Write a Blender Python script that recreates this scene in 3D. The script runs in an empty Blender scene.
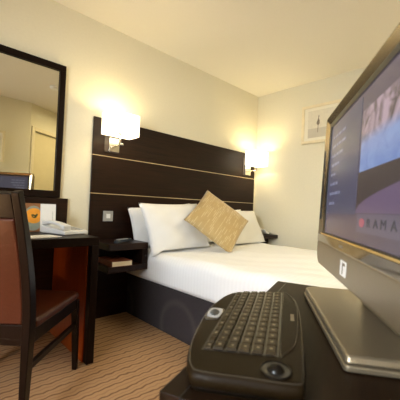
import bpy, bmesh, math, random
from mathutils import Vector, Matrix
random.seed(7)
S = bpy.context.scene
COL = S.collection

# ------------------------------------------------------------------ camera
cam_d = bpy.data.cameras.new('camera')
cam = bpy.data.objects.new('camera', cam_d)
COL.objects.link(cam)
_r = Vector((0.72216, -0.69057, 0.03993)); _u = Vector((-0.04657, 0.00906, 0.99887)); _f = Vector((0.69016, 0.72321, 0.02562))
cam.matrix_world = Matrix(((_r.x, _u.x, -_f.x, 0), (_r.y, _u.y, -_f.y, 0), (_r.z, _u.z, -_f.z, .95), (0, 0, 0, 1)))
cam_d.sensor_width = 36
cam_d.lens = 306.035 / 400 * 36
cam_d.clip_start = 0.02
cam_d.dof.use_dof = True
cam_d.dof.focus_distance = 2.7
cam_d.dof.aperture_fstop = 6.5
S.camera = cam

# ------------------------------------------------------------------ light
W = bpy.data.worlds.new('world'); S.world = W; W.use_nodes = True
wn = W.node_tree.nodes
wn['Background'].inputs[0].default_value = (0.62, 0.78, 1.0, 1)
wn['Background'].inputs[1].default_value = 1.0

def area(name, loc, target, sx, sy, power, color):
    d = bpy.data.lights.new(name, 'AREA'); d.shape = 'RECTANGLE'; d.size = sx; d.size_y = sy
    d.energy = power; d.color = color
    o = bpy.data.objects.new(name, d); COL.objects.link(o); o.location = loc
    o.rotation_euler = (Vector(target) - Vector(loc)).to_track_quat('-Z', 'Y').to_euler()
    return o
def point(name, loc, power, color, radius=.03):
    d = bpy.data.lights.new(name, 'POINT'); d.energy = power; d.color = color; d.shadow_soft_size = radius
    o = bpy.data.objects.new(name, d); COL.objects.link(o); o.location = loc
    return o
WARM = (1.0, 0.82, 0.47)
win = area('window_daylight', (-1.59, .15, 1.5), (1.40, 1.15, .30), .70, 1.15, 22, (0.84, 0.92, 1.0))
win.data.spread = math.radians(110)
area('entry_downlight', (2.2, 0.1, 2.40), (2.2, 0.1, 0), .5, .5, 12, (1.0, 0.86, 0.58))
point('desk_side_lamp', (-.55, 1.45, .50), 8, (1.0, 0.60, 0.28), .08)
SCONCE_W = 2.35
SHADE_E = 1.3
S.view_settings.view_transform = 'Standard'
S.view_settings.look = 'None'
S.view_settings.gamma = 1
S.view_settings.use_curve_mapping = False
S.view_settings.exposure = 1.13

# ------------------------------------------------------------------ materials
def new_mat(name):
    m = bpy.data.materials.new(name); m.use_nodes = True
    nt = m.node_tree; b = nt.nodes['Principled BSDF']
    return m, nt, b
def N(nt, typ, **kw):
    n = nt.nodes.new(typ)
    for k, v in kw.items(): setattr(n, k, v)
    return n
def plain(name, col, rough=.5, metal=0, var=.06, scale=30, bump=0, spec=.5, coat=0):
    """procedural: base colour with slight noise variation, optional bump"""
    m, nt, b = new_mat(name)
    tc = N(nt, 'ShaderNodeTexCoord'); no = N(nt, 'ShaderNodeTexNoise'); no.inputs['Scale'].default_value = scale
    no.inputs['Detail'].default_value = 4
    nt.links.new(tc.outputs['Object'], no.inputs['Vector'])
    rp = N(nt, 'ShaderNodeValToRGB')
    rp.color_ramp.elements[0].position = .3; rp.color_ramp.elements[1].position = .7
    rp.color_ramp.elements[0].color = tuple(c * (1 - var) for c in col) + (1,)
    rp.color_ramp.elements[1].color = tuple(min(1, c * (1 + var)) for c in col) + (1,)
    nt.links.new(no.outputs['Fac'], rp.inputs['Fac']); nt.links.new(rp.outputs['Color'], b.inputs['Base Color'])
    b.inputs['Roughness'].default_value = rough; b.inputs['Metallic'].default_value = metal
    b.inputs['Specular IOR Level'].default_value = spec
    b.inputs['Coat Weight'].default_value = coat
    if bump:
        bp = N(nt, 'ShaderNodeBump'); bp.inputs['Strength'].default_value = bump; bp.inputs['Distance'].default_value = .004
        nt.links.new(no.outputs['Fac'], bp.inputs['Height']); nt.links.new(bp.outputs['Normal'], b.inputs['Normal'])
    return m
def wood(name, c0, c1, stretch, rough=.38, spec=.22):
    m, nt, b = new_mat(name)
    tc = N(nt, 'ShaderNodeTexCoord'); mp = N(nt, 'ShaderNodeMapping'); mp.inputs['Scale'].default_value = stretch
    no = N(nt, 'ShaderNodeTexNoise'); no.inputs['Scale'].default_value = 1; no.inputs['Detail'].default_value = 7; no.inputs['Roughness'].default_value = .65
    no.inputs['Distortion'].default_value = .4
    rp = N(nt, 'ShaderNodeValToRGB'); rp.color_ramp.elements[0].position = .32; rp.color_ramp.elements[1].position = .68
    rp.color_ramp.elements[0].color = c0 + (1,); rp.color_ramp.elements[1].color = c1 + (1,)
    bp = N(nt, 'ShaderNodeBump'); bp.inputs['Strength'].default_value = .12; bp.inputs['Distance'].default_value = .002
    L = nt.links.new
    L(tc.outputs['Object'], mp.inputs['Vector']); L(mp.outputs['Vector'], no.inputs['Vector']); L(no.outputs['Fac'], rp.inputs['Fac'])
    L(rp.outputs['Color'], b.inputs['Base Color']); L(no.outputs['Fac'], bp.inputs['Height']); L(bp.outputs['Normal'], b.inputs['Normal'])
    b.inputs['Roughness'].default_value = rough; b.inputs['Specular IOR Level'].default_value = spec
    return m
def emit(name, col, strength, base=(0.02, 0.02, 0.02), rough=.25):
    m, nt, b = new_mat(name)
    b.inputs['Base Color'].default_value = base + (1,)
    b.inputs['Emission Color'].default_value = col + (1,); b.inputs['Emission Strength'].default_value = strength
    b.inputs['Roughness'].default_value = rough; b.inputs['Specular IOR Level'].default_value = .28
    return m

M = {}
M['wall'] = plain('cream_wall_paint', (.76, .71, .54), .75, var=.015, scale=60, bump=.05, spec=.2)
M['ceiling'] = plain('off_white_ceiling_paint', (.85, .81, .70), .85, var=.01, scale=90, bump=.05, spec=.2)
M['wenge_x'] = wood('wenge_horizontal', (.0070, .0020, .0009), (.0205, .0066, .0028), (3, 60, 70))
M['wenge_z'] = wood('wenge_vertical', (.005, .0021, .0013), (.012, .0048, .0028), (60, 60, 3), spec=.12)
M['wenge_dark'] = wood('wenge_desk', (.005, .0021, .0013), (.012, .0050, .0030), (3, 60, 70), spec=.12)
M['wenge_y'] = wood('wenge_depth', (.005, .0023, .0017), (.012, .0056, .0038), (60, 3, 60), rough=.3)
M['oak_red'] = wood('red_brown_panel', (.20, .030, .002), (.28, .052, .004), (50, 50, 3), rough=.45)
M['sideboard'] = wood('sideboard_walnut', (.0075, .0034, .0013), (.018, .0082, .0032), (4, 60, 60), rough=.45, spec=.12)
M['brass'] = plain('brushed_inlay', (.75, .62, .42), .3, metal=.9, var=.03)
M['chrome'] = plain('polished_nickel', (.80, .76, .68), .18, metal=1, var=.02)
M['dark_metal'] = plain('dark_backplate', (.05, .035, .028), .35, var=.1)
M['leather'] = plain('chestnut_leather', (.055, .0125, .0045), .36, var=.10, scale=90, bump=.12, spec=.3)
M['chair_wood'] = wood('chair_dark_wood', (.004, .0017, .0012), (.009, .0040, .0028), (40, 40, 4), rough=.30, spec=.20)
M['book_cover'] = plain('red_book_cover', (.17, .045, .025), .5)
M['paper'] = plain('cream_paper', (.80, .72, .56), .8, var=.03)
M['white_paper'] = plain('white_paper', (.86, .86, .84), .6, var=.02)
M['white_plastic'] = plain('white_plastic', (.84, .84, .82), .3, var=.01)
M['pale_grey'] = plain('pale_grey_plastic', (.45, .45, .45), .4, var=.02)
M['black'] = plain('black_plastic', (.014, .013, .013), .3, var=.1)
M['blue_black'] = plain('blue_black_plastic', (.022, .030, .040), .28, var=.1)
M['silver'] = plain('silver_plastic', (.27, .22, .145), .34, metal=.65, var=.02, scale=300)
M['bezel'] = plain('glossy_silver_bezel', (.34, .27, .165), .22, metal=.85, var=.02)
M['gloss_brown'] = plain('glossy_smoked_strip', (.10, .075, .05), .08, metal=.35, var=.03, coat=.6)
M['gold'] = plain('gold_trim', (.85, .62, .25), .22, metal=1, var=.02)
M['kb'] = plain('keyboard_plastic', (.013, .0072, .0022), .5, var=.06, scale=200, spec=.11)
M['kb_dark'] = plain('keyboard_dark_plastic', (.007, .005, .003), .3, var=.06, spec=.25)
M['key'] = plain('key_plastic', (.030, .019, .007), .42, var=.05, scale=150, spec=.2)
M['legend'] = plain('key_legend_ink', (.22, .175, .105), .6, var=.05)
M['rim'] = plain('keyboard_rim_trim', (.085, .070, .050), .25, metal=.4, var=.04)
M['frame'] = plain('pale_wood_frame', (.80, .70, .47), .4, var=.05, scale=20)
M['mat_board'] = plain('mount_board', (.82, .77, .62), .8, var=.01)
M['art_grey'] = plain('print_grey_wash', (.58, .53, .42), .8, var=.05, scale=8)
M['art_dark'] = plain('print_dark_ink', (.22, .18, .13), .8, var=.3)
M['door'] = plain('cream_gloss_door', (.70, .62, .40), .16, var=.02, scale=12, bump=.05)
M['door_trim'] = plain('cream_gloss_trim', (.74, .66, .46), .3, var=.02)
M['mirror'] = new_mat('mirror_glass')[0]
_b = M['mirror'].node_tree.nodes['Principled BSDF']; _b.inputs['Metallic'].default_value = 1; _b.inputs['Roughness'].default_value = 0
_b.inputs['Base Color'].default_value = (.72, .69, .57, 1)
M['shade'] = emit('glowing_lamp_shade', (1.0, .86, .60), SHADE_E, (.85, .8, .7), .6)
M['glass'] = new_mat('window_glass')[0]
_b = M['glass'].node_tree.nodes['Principled BSDF']; _b.inputs['Transmission Weight'].default_value = 1; _b.inputs['Roughness'].default_value = 0; _b.inputs['IOR'].default_value = 1.02

def carpet():
    m, nt, b = new_mat('striped_carpet'); L = nt.links.new
    tc = N(nt, 'ShaderNodeTexCoord'); sp = N(nt, 'ShaderNodeSeparateXYZ'); L(tc.outputs['Object'], sp.inputs[0])
    def math_(op, a, bb=None):
        n = N(nt, 'ShaderNodeMath', operation=op)
        for i, v in enumerate((a, bb)):
            if v is None: continue
            if isinstance(v, (int, float)): n.inputs[i].default_value = v
            else: L(v, n.inputs[i])
        return n.outputs[0]
    no = N(nt, 'ShaderNodeTexNoise'); no.inputs['Scale'].default_value = 9; no.inputs['Detail'].default_value = 2
    L(tc.outputs['Object'], no.inputs['Vector'])
    wob = math_('MULTIPLY', math_('SUBTRACT', no.outputs['Fac'], .5), .050)
    wig = math_('MULTIPLY', math_('SINE', math_('MULTIPLY', sp.outputs['X'], 110)), .0022)
    y = math_('ADD', math_('ADD', sp.outputs['Y'], wob), wig)
    def stripe(period, lo, hi, ph=0.0):
        s = math_('SINE', math_('ADD', math_('MULTIPLY', y, 2 * math.pi / period), ph))
        mr = N(nt, 'ShaderNodeMapRange', interpolation_type='SMOOTHSTEP'); L(s, mr.inputs['Value'])
        mr.inputs['From Min'].default_value = lo; mr.inputs['From Max'].default_value = hi
        return mr.outputs['Result']
    st = math_('MAXIMUM', stripe(.056, .62, 1.0), math_('MULTIPLY', stripe(.056, .75, 1.0, 3.2), .35))
    pile = N(nt, 'ShaderNodeTexNoise'); pile.inputs['Scale'].default_value = 260; pile.inputs['Detail'].default_value = 3
    L(tc.outputs['Object'], pile.inputs['Vector'])
    base = N(nt, 'ShaderNodeMix', data_type='RGBA'); base.inputs['A'].default_value = (.32, .185, .088, 1); base.inputs['B'].default_value = (.45, .27, .138, 1)
    L(pile.outputs['Fac'], base.inputs['Factor'])
    mix = N(nt, 'ShaderNodeMix', data_type='RGBA'); L(base.outputs['Result'], mix.inputs['A']); mix.inputs['B'].default_value = (.105, .050, .026, 1)
    L(math_('MULTIPLY', st, .75), mix.inputs['Factor']); L(mix.outputs['Result'], b.inputs['Base Color'])
    bp = N(nt, 'ShaderNodeBump'); bp.inputs['Strength'].default_value = .5; bp.inputs['Distance'].default_value = .006
    L(pile.outputs['Fac'], bp.inputs['Height']); L(bp.outputs['Normal'], b.inputs['Normal'])
    b.inputs['Roughness'].default_value = .95; b.inputs['Specular IOR Level'].default_value = .1
    return m
M['carpet'] = carpet()

def linen():
    m, nt, b = new_mat('white_striped_cotton'); L = nt.links.new
    tc = N(nt, 'ShaderNodeTexCoord'); sp = N(nt, 'ShaderNodeSeparateXYZ'); L(tc.outputs['Object'], sp.inputs[0])
    mu = N(nt, 'ShaderNodeMath', operation='MULTIPLY'); L(sp.outputs['Y'], mu.inputs[0]); mu.inputs[1].default_value = 210
    si = N(nt, 'ShaderNodeMath', operation='SINE'); L(mu.outputs[0], si.inputs[0])
    mr = N(nt, 'ShaderNodeMapRange'); L(si.outputs[0], mr.inputs['Value']); mr.inputs['From Min'].default_value = -1
    mix = N(nt, 'ShaderNodeMix', data_type='RGBA'); mix.inputs['A'].default_value = (.81, .81, .80, 1); mix.inputs['B'].default_value = (.84, .84, .83, 1)
    L(mr.outputs['Result'], mix.inputs['Factor']); L(mix.outputs['Result'], b.inputs['Base Color'])
    b.inputs['Roughness'].default_value = .7; b.inputs['Specular IOR Level'].default_value = .25
    b.inputs['Sheen Weight'].default_value = .15
    no = N(nt, 'ShaderNodeTexNoise'); no.inputs['Scale'].default_value = 5; no.inputs['Detail'].default_value = 4; L(tc.outputs['Object'], no.inputs['Vector'])
    bp = N(nt, 'ShaderNodeBump'); bp.inputs['Strength'].default_value = .25; bp.inputs['Distance'].default_value = .03
    L(no.outputs['Fac'], bp.inputs['Height']); L(bp.outputs['Normal'], b.inputs['Normal'])
    return m
M['linen'] = linen()
M['cotton'] = plain('white_pillow_cotton', (.80, .80, .79), .75, var=.01, scale=7, bump=.25, spec=.2)

def divan():
    m, nt, b = new_mat('charcoal_ringed_upholstery'); L = nt.links.new
    tc = N(nt, 'ShaderNodeTexCoord'); no = N(nt, 'ShaderNodeTexNoise'); no.inputs['Scale'].default_value = 180; no.inputs['Detail'].default_value = 3
    L(tc.outputs['Object'], no.inputs['Vector'])
    sp = N(nt, 'ShaderNodeSeparateXYZ'); L(tc.outputs['Object'], sp.inputs[0])
    def ma(op, a, bb=None):
        n_ = N(nt, 'ShaderNodeMath', operation=op)
        for i, v in enumerate((a, bb)):
            if v is None: continue
            if isinstance(v, (int, float)): n_.inputs[i].default_value = v
            else: L(v, n_.inputs[i])
        return n_.outputs[0]
    yy = ma('SUBTRACT', ma('MODULO', ma('ADD', sp.outputs['Y'], 9.71), .80), .40); zz = ma('SUBTRACT', sp.outputs['Z'], .07)
    dd = ma('SQRT', ma('ADD', ma('MULTIPLY', yy, yy), ma('MULTIPLY', zz, zz)))
    rp = N(nt, 'ShaderNodeValToRGB'); e = rp.color_ramp.elements
    e[0].position = .15; e[0].color = (0, 0, 0, 1); e[1].position = .225; e[1].color = (0, 0, 0, 1)
    x = e.new(.19); x.color = (.35, .35, .35, 1)
    L(dd, rp.inputs['Fac'])
    mix = N(nt, 'ShaderNodeMix', data_type='RGBA'); mix.inputs['A'].default_value = (.010, .008, .009, 1); mix.inputs['B'].default_value = (.060, .050, .050, 1)
    L(no.outputs['Fac'], mix.inputs['Factor'])
    m2 = N(nt, 'ShaderNodeMix', data_type='RGBA'); L(mix.outputs['Result'], m2.inputs['A']); m2.inputs['B'].default_value = (.10, .08, .072, 1)
    L(rp.outputs['Color'], m2.inputs['Factor']); L(m2.outputs['Result'], b.inputs['Base Color'])
    b.inputs['Roughness'].default_value = .9; b.inputs['Specular IOR Level'].default_value = .15
    return m
M['divan'] = divan()

def gold_cloth():
    m, nt, b = new_mat('gold_dashed_weave'); L = nt.links.new
    tc = N(nt, 'ShaderNodeTexCoord')
    # rows of short pale dashes running along local x
    br = N(nt, 'ShaderNodeTexBrick'); br.offset = .37; br.offset_frequency = 2; br.squash = .6; br.squash_frequency = 3
    br.inputs['Scale'].default_value = 1; br.inputs['Brick Width'].default_value = .075; br.inputs['Row Height'].default_value = .0135
    br.inputs['Mortar Size'].default_value = .0042; br.inputs['Mortar Smooth'].default_value = .3
    br.inputs['Color1'].default_value = (0, 0, 0, 1); br.inputs['Color2'].default_value = (1, 1, 1, 1); br.inputs['Mortar'].default_value = (0, 0, 0, 1)
    mpb = N(nt, 'ShaderNodeMapping'); mpb.inputs['Rotation'].default_value = (0, 0, math.radians(90)); L(tc.outputs['Object'], mpb.inputs['Vector']); L(mpb.outputs['Vector'], br.inputs['Vector'])
    gt = N(nt, 'ShaderNodeMapRange'); L(br.outputs['Color'], gt.inputs['Value'])
    gt.inputs['From Min'].default_value = .45; gt.inputs['From Max'].default_value = .7
    no = N(nt, 'ShaderNodeTexNoise'); no.inputs['Scale'].default_value = 120; L(tc.outputs['Object'], no.inputs['Vector'])
    base = N(nt, 'ShaderNodeMix', data_type='RGBA'); base.inputs['A'].default_value = (.38, .26, .095, 1); base.inputs['B'].default_value = (.47, .335, .14, 1)
    L(no.outputs['Fac'], base.inputs['Factor'])
    mix = N(nt, 'ShaderNodeMix', data_type='RGBA'); L(base.outputs['Result'], mix.inputs['A']); mix.inputs['B'].default_value = (.70, .58, .36, 1)
    mm = N(nt, 'ShaderNodeMath', operation='MULTIPLY'); mm.inputs[1].default_value = .55; L(gt.outputs['Result'], mm.inputs[0])
    L(mm.outputs[0], mix.inputs['Factor']); L(mix.outputs['Result'], b.inputs['Base Color'])
    b.inputs['Roughness'].default_value = .6; b.inputs['Sheen Weight'].default_value = .2
    return m
M['gold_cloth'] = gold_cloth()

# ------------------------------------------------------------------ helpers
def chain(o):
    m = Matrix.Identity(4)
    while o is not None:
        m = o.matrix_basis @ m; o = o.parent
    return m
def box(bm, x0, x1, y0, y1, z0, z1, M4=None):
    vs = bmesh.ops.create_cube(bm, size=1)['verts']
    T = Matrix.Translation(((x0 + x1) / 2, (y0 + y1) / 2, (z0 + z1) / 2)) @ Matrix.Diagonal((x1 - x0, y1 - y0, z1 - z0, 1))
    bmesh.ops.transform(bm, matrix=(M4 @ T if M4 else T), verts=vs)
    return vs
def prism(bm, pts, z0, z1, M4=None, top_inset=0):
    """extruded outline (x,y list, counter-clockwise) between z0 and z1"""
    cx = sum(q[0] for q in pts) / len(pts); cy = sum(q[1] for q in pts) / len(pts)
    lo = [bm.verts.new((x, y, z0)) for x, y in pts]
    hi = [bm.verts.new((cx + (x - cx) * (1 - top_inset), cy + (y - cy) * (1 - top_inset), z1)) for x, y in pts]
    n = len(pts)
    bm.faces.new(list(reversed(lo))); bm.faces.new(hi)
    for i in range(n): bm.faces.new((lo[i], lo[(i + 1) % n], hi[(i + 1) % n], hi[i]))
    if M4: bmesh.ops.transform(bm, matrix=M4, verts=lo + hi)
    return lo + hi
def cyl(bm, a, b, r, seg=16, r2=None):
    a = Vector(a); b = Vector(b); d = b - a
    q = d.to_track_quat('Z', 'Y').to_matrix().to_4x4()
    return bmesh.ops.create_cone(bm, cap_ends=True, segments=seg, radius1=r, radius2=r if r2 is None else r2, depth=d.length,
                                 matrix=Matrix.Translation((a + b) / 2) @ q)['verts']
def sweep(bm, path, w, d, side):
    """rectangular bar along a path; w across 'side' vector, d across the other"""
    side = Vector(side).normalized(); rings = []
    for i, pnt in enumerate(path):
        a = Vector(path[max(i - 1, 0)]); c = Vector(path[min(i + 1, len(path) - 1)])
        tan = (c - a).normalized(); o2 = tan.cross(side).normalized()
        ww = w[i] if isinstance(w, (list, tuple)) else w; dd = d[i] if isinstance(d, (list, tuple)) else d
        P = Vector(pnt)
        rings.append([bm.verts.new(P + side * ww / 2 * sx + o2 * dd / 2 * sy) for sx, sy in ((-1, -1), (1, -1), (1, 1), (-1, 1))])
    for r0, r1 in zip(rings, rings[1:]):
        for k in range(4): bm.faces.new((r0[k], r0[(k + 1) % 4], r1[(k + 1) % 4], r1[k]))
    bm.faces.new(list(reversed(rings[0]))); bm.faces.new(rings[-1])
def obj(name, bm, mat, parent=None, bevel=0, smooth=False, seg=2, sub=0):
    """bm is in world coordinates; it becomes ONE mesh object under parent"""
    if parent is not None: bmesh.ops.transform(bm, matrix=chain(parent).inverted(), verts=bm.verts[:])
    bmesh.ops.recalc_face_normals(bm, faces=bm.faces[:])
    me = bpy.data.meshes.new(name); bm.to_mesh(me); bm.free()
    if mat is not None: me.materials.append(mat)
    o = bpy.data.objects.new(name, me); COL.objects.link(o)
    if parent is not None: o.parent = parent
    if smooth or bevel:
        for f in me.polygons: f.use_smooth = True
    if bevel:
        md = o.modifiers.new('bevel', 'BEVEL'); md.width = bevel; md.segments = seg; md.limit_method = 'ANGLE'; md.angle_limit = math.radians(35)
        md.harden_normals = True
    if sub:
        md = o.modifiers.new('subsurf', 'SUBSURF'); md.levels = sub; md.render_levels = sub
    return o
def BM(): return bmesh.new()
def bx(name, mat, parent, dims, bevel=0, M4=None):
    bm = BM(); box(bm, *dims, M4); return obj(name, bm, mat, parent, bevel)
def thing(name, label, cat, loc, rotz=0, group=None):
    o = bpy.data.objects.new(name, None); COL.objects.link(o); o.empty_display_size = .05
    o.location = loc; o.rotation_euler = (0, 0, rotz)
    return tag(o, label, cat, group)
def tag(o, label, cat, group=None):
    o['label'] = label; o['category'] = cat
    if group: o['group'] = group
    return o
def struct(name, bm, mat, parent=None, bevel=0):
    o = obj(name, bm, mat, parent, bevel); o['kind'] = 'structure'; return o
def smooth_outline(pts, n=6):
    out = []; k = len(pts)
    for i in range(k):
        p0, p1, p2, p3 = (Vector(pts[(i + j) % k]) for j in (-1, 0, 1, 2))
        for s in range(n):
            t = s / n
            out.append(tuple(.5 * ((2 * p1) + (p2 - p0) * t + (2 * p0 - 5 * p1 + 4 * p2 - p3) * t * t + (3 * p1 - p0 - 3 * p2 + p3) * t ** 3)))
    return out
def rrect(x0, x1, y0, y1, r, n=5):
    rs = r if isinstance(r, (list, tuple)) else (r,) * 4      # bl, br, tr, tl
    out = []
    for (cx, cy, a0, rr) in ((x0, y0, 180, rs[0]), (x1, y0, 270, rs[1]), (x1, y1, 0, rs[2]), (x0, y1, 90, rs[3])):
        ox = cx + (rr if cx == x0 else -rr); oy = cy + (rr if cy == y0 else -rr)
        for k in range(n + 1):
            a = math.radians(a0 + 90 * k / n); out.append((ox + rr * math.cos(a), oy + rr * math.sin(a)))
    return out

# ------------------------------------------------------------------ the setting
D = 2.43; DW = D + .0015; XR = 3.321; H = 2.459; XL = -1.60; YB = -.37; XC = 1.31
ANG = math.radians(-33); da = Vector((math.cos(ANG), math.sin(ANG))); XE = XR + .1
YE = YB + (XE - XC) * da.y / da.x
outl = [(XL - .1, YB - 2.0), (XE + .1, YB - 2.0), (XE + .1, D + .1), (XL - .1, D + .1)]
bm = BM(); prism(bm, outl, -.1, 0); struct('floor', bm, M['carpet'])
bm = BM(); prism(bm, outl, H, H + .1); struct('ceiling', bm, M['ceiling'])
bm = BM(); box(bm, XL - .1, XR, DW, DW + .1, 0, H); struct('wall_back', bm, M['wall'])
bm = BM(); box(bm, XR, XR + .1, YE - .2, D + .1, 0, H); struct('wall_right', bm, M['wall'])
bm = BM(); box(bm, XL, XC, YB - .1, YB, 0, H); struct('wall_front', bm, M['wall'])
# angled entry wall with a door opening
MA = Matrix.Translation((XC, YB, 0)) @ Matrix.Rotation(ANG, 4, 'Z')
LA = (XE - XC) / da.x
d0, d1, dh = .085, .905, 2.05
bm = BM(); box(bm, 0, d0, -.1, 0, 0, H, MA); box(bm, d1, LA, -.1, 0, 0, H, MA); box(bm, d0, d1, -.1, 0, dh, H, MA)
struct('wall_entry', bm, M['wall'])
dr = thing('door_1', '', 'door', tuple(MA @ Vector((d0, -.05, 0))), ANG)
for k in ('label', 'category'): del dr[k]
dr['kind'] = 'structure'
bx('door_leaf', M['door'], dr, (d0 + .005, d1 - .005, -.075, -.03, .005, dh - .005), .003, MA)
bm = BM(); cyl(bm, MA @ Vector((d1 - .07, -.03, 1.0)), MA @ Vector((d1 - .07, .03, 1.0)), .012); cyl(bm, MA @ Vector((d1 - .07, .025, 1.0)), MA @ Vector((d1 - .19, .025, 1.0)), .010)
obj('door_handle', bm, M['chrome'], dr)
bm = BM()
box(bm, d0 - .06, d0, 0, .02, 0, dh + .06, MA); box(bm, d1, d1 + .06, 0, .02, 0, dh + .06, MA); box(bm, d0, d1, 0, .02, dh, dh + .06, MA)
struct('trim_1', bm, M['door_trim'], None, .004)
# left wall with the window, out of frame
wy0, wy1, wz0, wz1 = -.23, .53, .9, 2.1
bm = BM()
box(bm, XL - .1, XL, YB - .1, wy0, 0, H); box(bm, XL - .1, XL, wy1, D + .1, 0, H); box(bm, XL - .1, XL, wy0, wy1, 0, wz0); box(bm, XL - .1, XL, wy0, wy1, wz1, H)
struct('wall_left', bm, M['wall'])
wd = bpy.data.objects.new('window_1', None); COL.objects.link(wd); wd.location = (XL, .15, wz0); wd['kind'] = 'structure'
bm = BM()
for a in (wy0, wy1 - .04): box(bm, XL - .08, XL - .03, a, a + .04, wz0, wz1)
for a in (wz0, wz1 - .04): box(bm, XL - .08, XL - .03, wy0 + .04, wy1 - .04, a, a + .04)
obj('window_frame', bm, M['white_plastic'], wd)
bx('window_pane', M['glass'], wd, (XL - .058, XL - .052, wy0 + .02, wy1 - .02, wz0 + .02, wz1 - .02))

# ------------------------------------------------------------------ headboard
HB = 2.415
hb = thing('headboard', 'wide dark wenge headboard panel on the wall with two thin pale inlay lines', 'headboard', (2.17, HB, 0))
X0, X1 = 1.072, 3.272
for z0, z1 in ((0.0, 1.0335), (1.0395, 1.350), (1.356, 1.667)):
    bx('panel', M['wenge_x'], hb, (X0, X1, HB - .0, D - .001, z0, z1), .0015)
for z in (1.0335, 1.350):
    bx('inlay_strip', M['brass'], hb, (X0, X1, HB - .002, D, z, z + .006))
sw = thing('light_switch', 'square brushed metal light switch with white rocker on the headboard', 'switch', (1.232, HB, .85))
bx('face_plate', plain('satin_steel', (.40, .40, .39), .45, metal=.25, var=.02), sw, (1.187, 1.277, HB - .008, HB, .805, .893), .003)
bx('rocker', M['white_plastic'], sw, (1.213, 1.25, HB - .013, HB - .008, .830, .868), .002)

# ------------------------------------------------------------------ wall lamps
def wall_lamp(x0, x1, yb, yf, zb, zt, px0, px1, pz0, pz1, label):
    t = thing('wall_lamp', label, 'lamp', ((px0 + px1) / 2, HB, pz0), 0, 'box shade wall lamps on the headboard')
    yw = HB
    pxc = (px0 + px1) / 2
    bx('wall_plate', M['chrome'], t, (px0 + .024, px1, yw - .02, yw, pz0, pz1), .003)
    bx('plate_backing', M['dark_metal'], t, (px0 - .012, px1 + .006, yw - .006, yw, pz0 - .008, pz1 + .012), .002)
    am = (yb + yf) / 2; sx = (x0 + x1) / 2
    bm = BM()
    cyl(bm, (pxc + .02, yw - .015, pz0 + .05), (pxc + .02, am, pz0 + .05), .008)
    cyl(bm, (pxc + .02, am, pz0 + .05), (sx, am, pz0 + .05), .008)
    cyl(bm, (sx, am, pz0 + .045), (sx, am, zb + .03), .008)
    cyl(bm, (sx, am, zb + .01), (sx, am, zb + .05), .016)
    obj('arm', bm, M['chrome'], t, smooth=True)
    th = .003; bm = BM()
    box(bm, x0, x1, yf, yf + th, zb, zt); box(bm, x0, x1, yb - th, yb, zb, zt)
    box(bm, x0, x0 + th, yf + th, yb - th, zb, zt); box(bm, x1 - th, x1, yf + th, yb - th, zb, zt)
    obj('lamp_shade', bm, M['shade'], t)
    bm = BM(); bmesh.ops.create_uvsphere(bm, u_segments=16, v_segments=10, radius=.024, matrix=Matrix.Translation((sx, am, zb + .075)))
    obj('bulb', bm, M['shade'], t, smooth=True)
    pl = point('bulb_light', (sx, am, zb + .12), SCONCE_W, WARM, .03); pl.location = chain(t).inverted() @ Vector((sx, am, zb + .12)); pl.parent = t
    return t
wall_lamp(1.108, 1.366, 2.35, 2.193, 1.515, 1.691, 1.182, 1.300, 1.397, 1.515,
          'lit box shade wall lamp on the left of the headboard above the light switch')
wall_lamp(2.985, 3.245, 2.35, 2.193, 1.500, 1.680, 3.035, 3.165, 1.390, 1.59,
          'lit box shade wall lamp on the right of the headboard near the room corner')

# ------------------------------------------------------------------ bed and bedding
BX0, BX1, BY0, BY1 = 1.433, 2.965, .42, 2.40
bed = thing('bed', 'double divan bed with dark charcoal upholstered base against the headboard', 'bed', (2.2, 1.4, 0))
bm = BM(); box(bm, BX0 + .005, BX1 - .005, BY0 + .01, BY1, .002, .3485); obj('divan_base', bm, M['divan'], bed, .012)
bm = BM(); box(bm, BX0 + .05, BX1 - .05, BY0 + .06, BY1 - .03, .349, .535); obj('mattress', bm, M['linen'], bed, .03)
# duvet: shell over the mattress, rounded shoulders, slightly wavy
def duvet():
    bm = BM(); nx, ny = 60, 70; R = .075
    prof = []                                             # (x, z) across the bed
    hgt = .58; zlo = .352
    for k in range(7): prof.append((BX0 - .004 + .004 * k / 6, zlo + (hgt - R - zlo) * k / 6))
    for k in range(1, 9):
        a = math.pi - math.pi / 2 * k / 8; prof.append((BX0 + R + R * math.cos(a), hgt - R + R * math.sin(a)))
    for k in range(1, 40): prof.append((BX0 + R + (BX1 - BX0 - 2 * R) * k / 40, hgt))
    for k in range(0, 9):
        a = math.pi / 2 - math.pi / 2 * k / 8; prof.append((BX1 - R + R * math.cos(a), hgt - R + R * math.sin(a)))
    for k in range(1, 7): prof.append((BX1, hgt - R - (hgt - R - zlo) * k / 6))
    rows = []
    for j in range(ny + 1):
        y = BY1 - .0 - (BY1 - BY0) * j / ny; row = []
        for (x, z) in prof:
            edge = min(1, max(0, (z - .36) / .2))
            dz = edge * (.006 * math.sin(x * 7 + y * 3) + .004 * math.sin(y * 9 - x * 4) + .003 * math.sin(x * 23 + y * 17))
            ff = max(0, (y - BY0) / .08); drop = 0
            if ff < 1: drop = (1 - math.sqrt(max(0, 1 - (1 - ff) ** 2))) * .08 * edge
            bulge = .005 * math.sin(math.pi * min(1, max(0, (z - zlo) / (hgt - zlo)))) * (1 if x > 2.2 else -1) * (1 if z < hgt - .01 else 0)
            row.append(bm.verts.new((x + bulge, y, z + dz - drop)))
        rows.append(row)
    for r0, r1 in zip(rows, rows[1:]):
        for k in range(len(prof) - 1): bm.faces.new((r0[k], r0[k + 1], r1[k + 1], r1[k]))
    # foot end drop
    last = rows[-1]; low = [bm.verts.new((v.co.x, BY0 - .004, zlo)) for v in last]
    for k in range(len(prof) - 1): bm.faces.new((last[k], last[k + 1], low[k + 1], low[k]))
    return bm
o = obj('duvet', duvet(), M['linen'], None, smooth=True)
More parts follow.
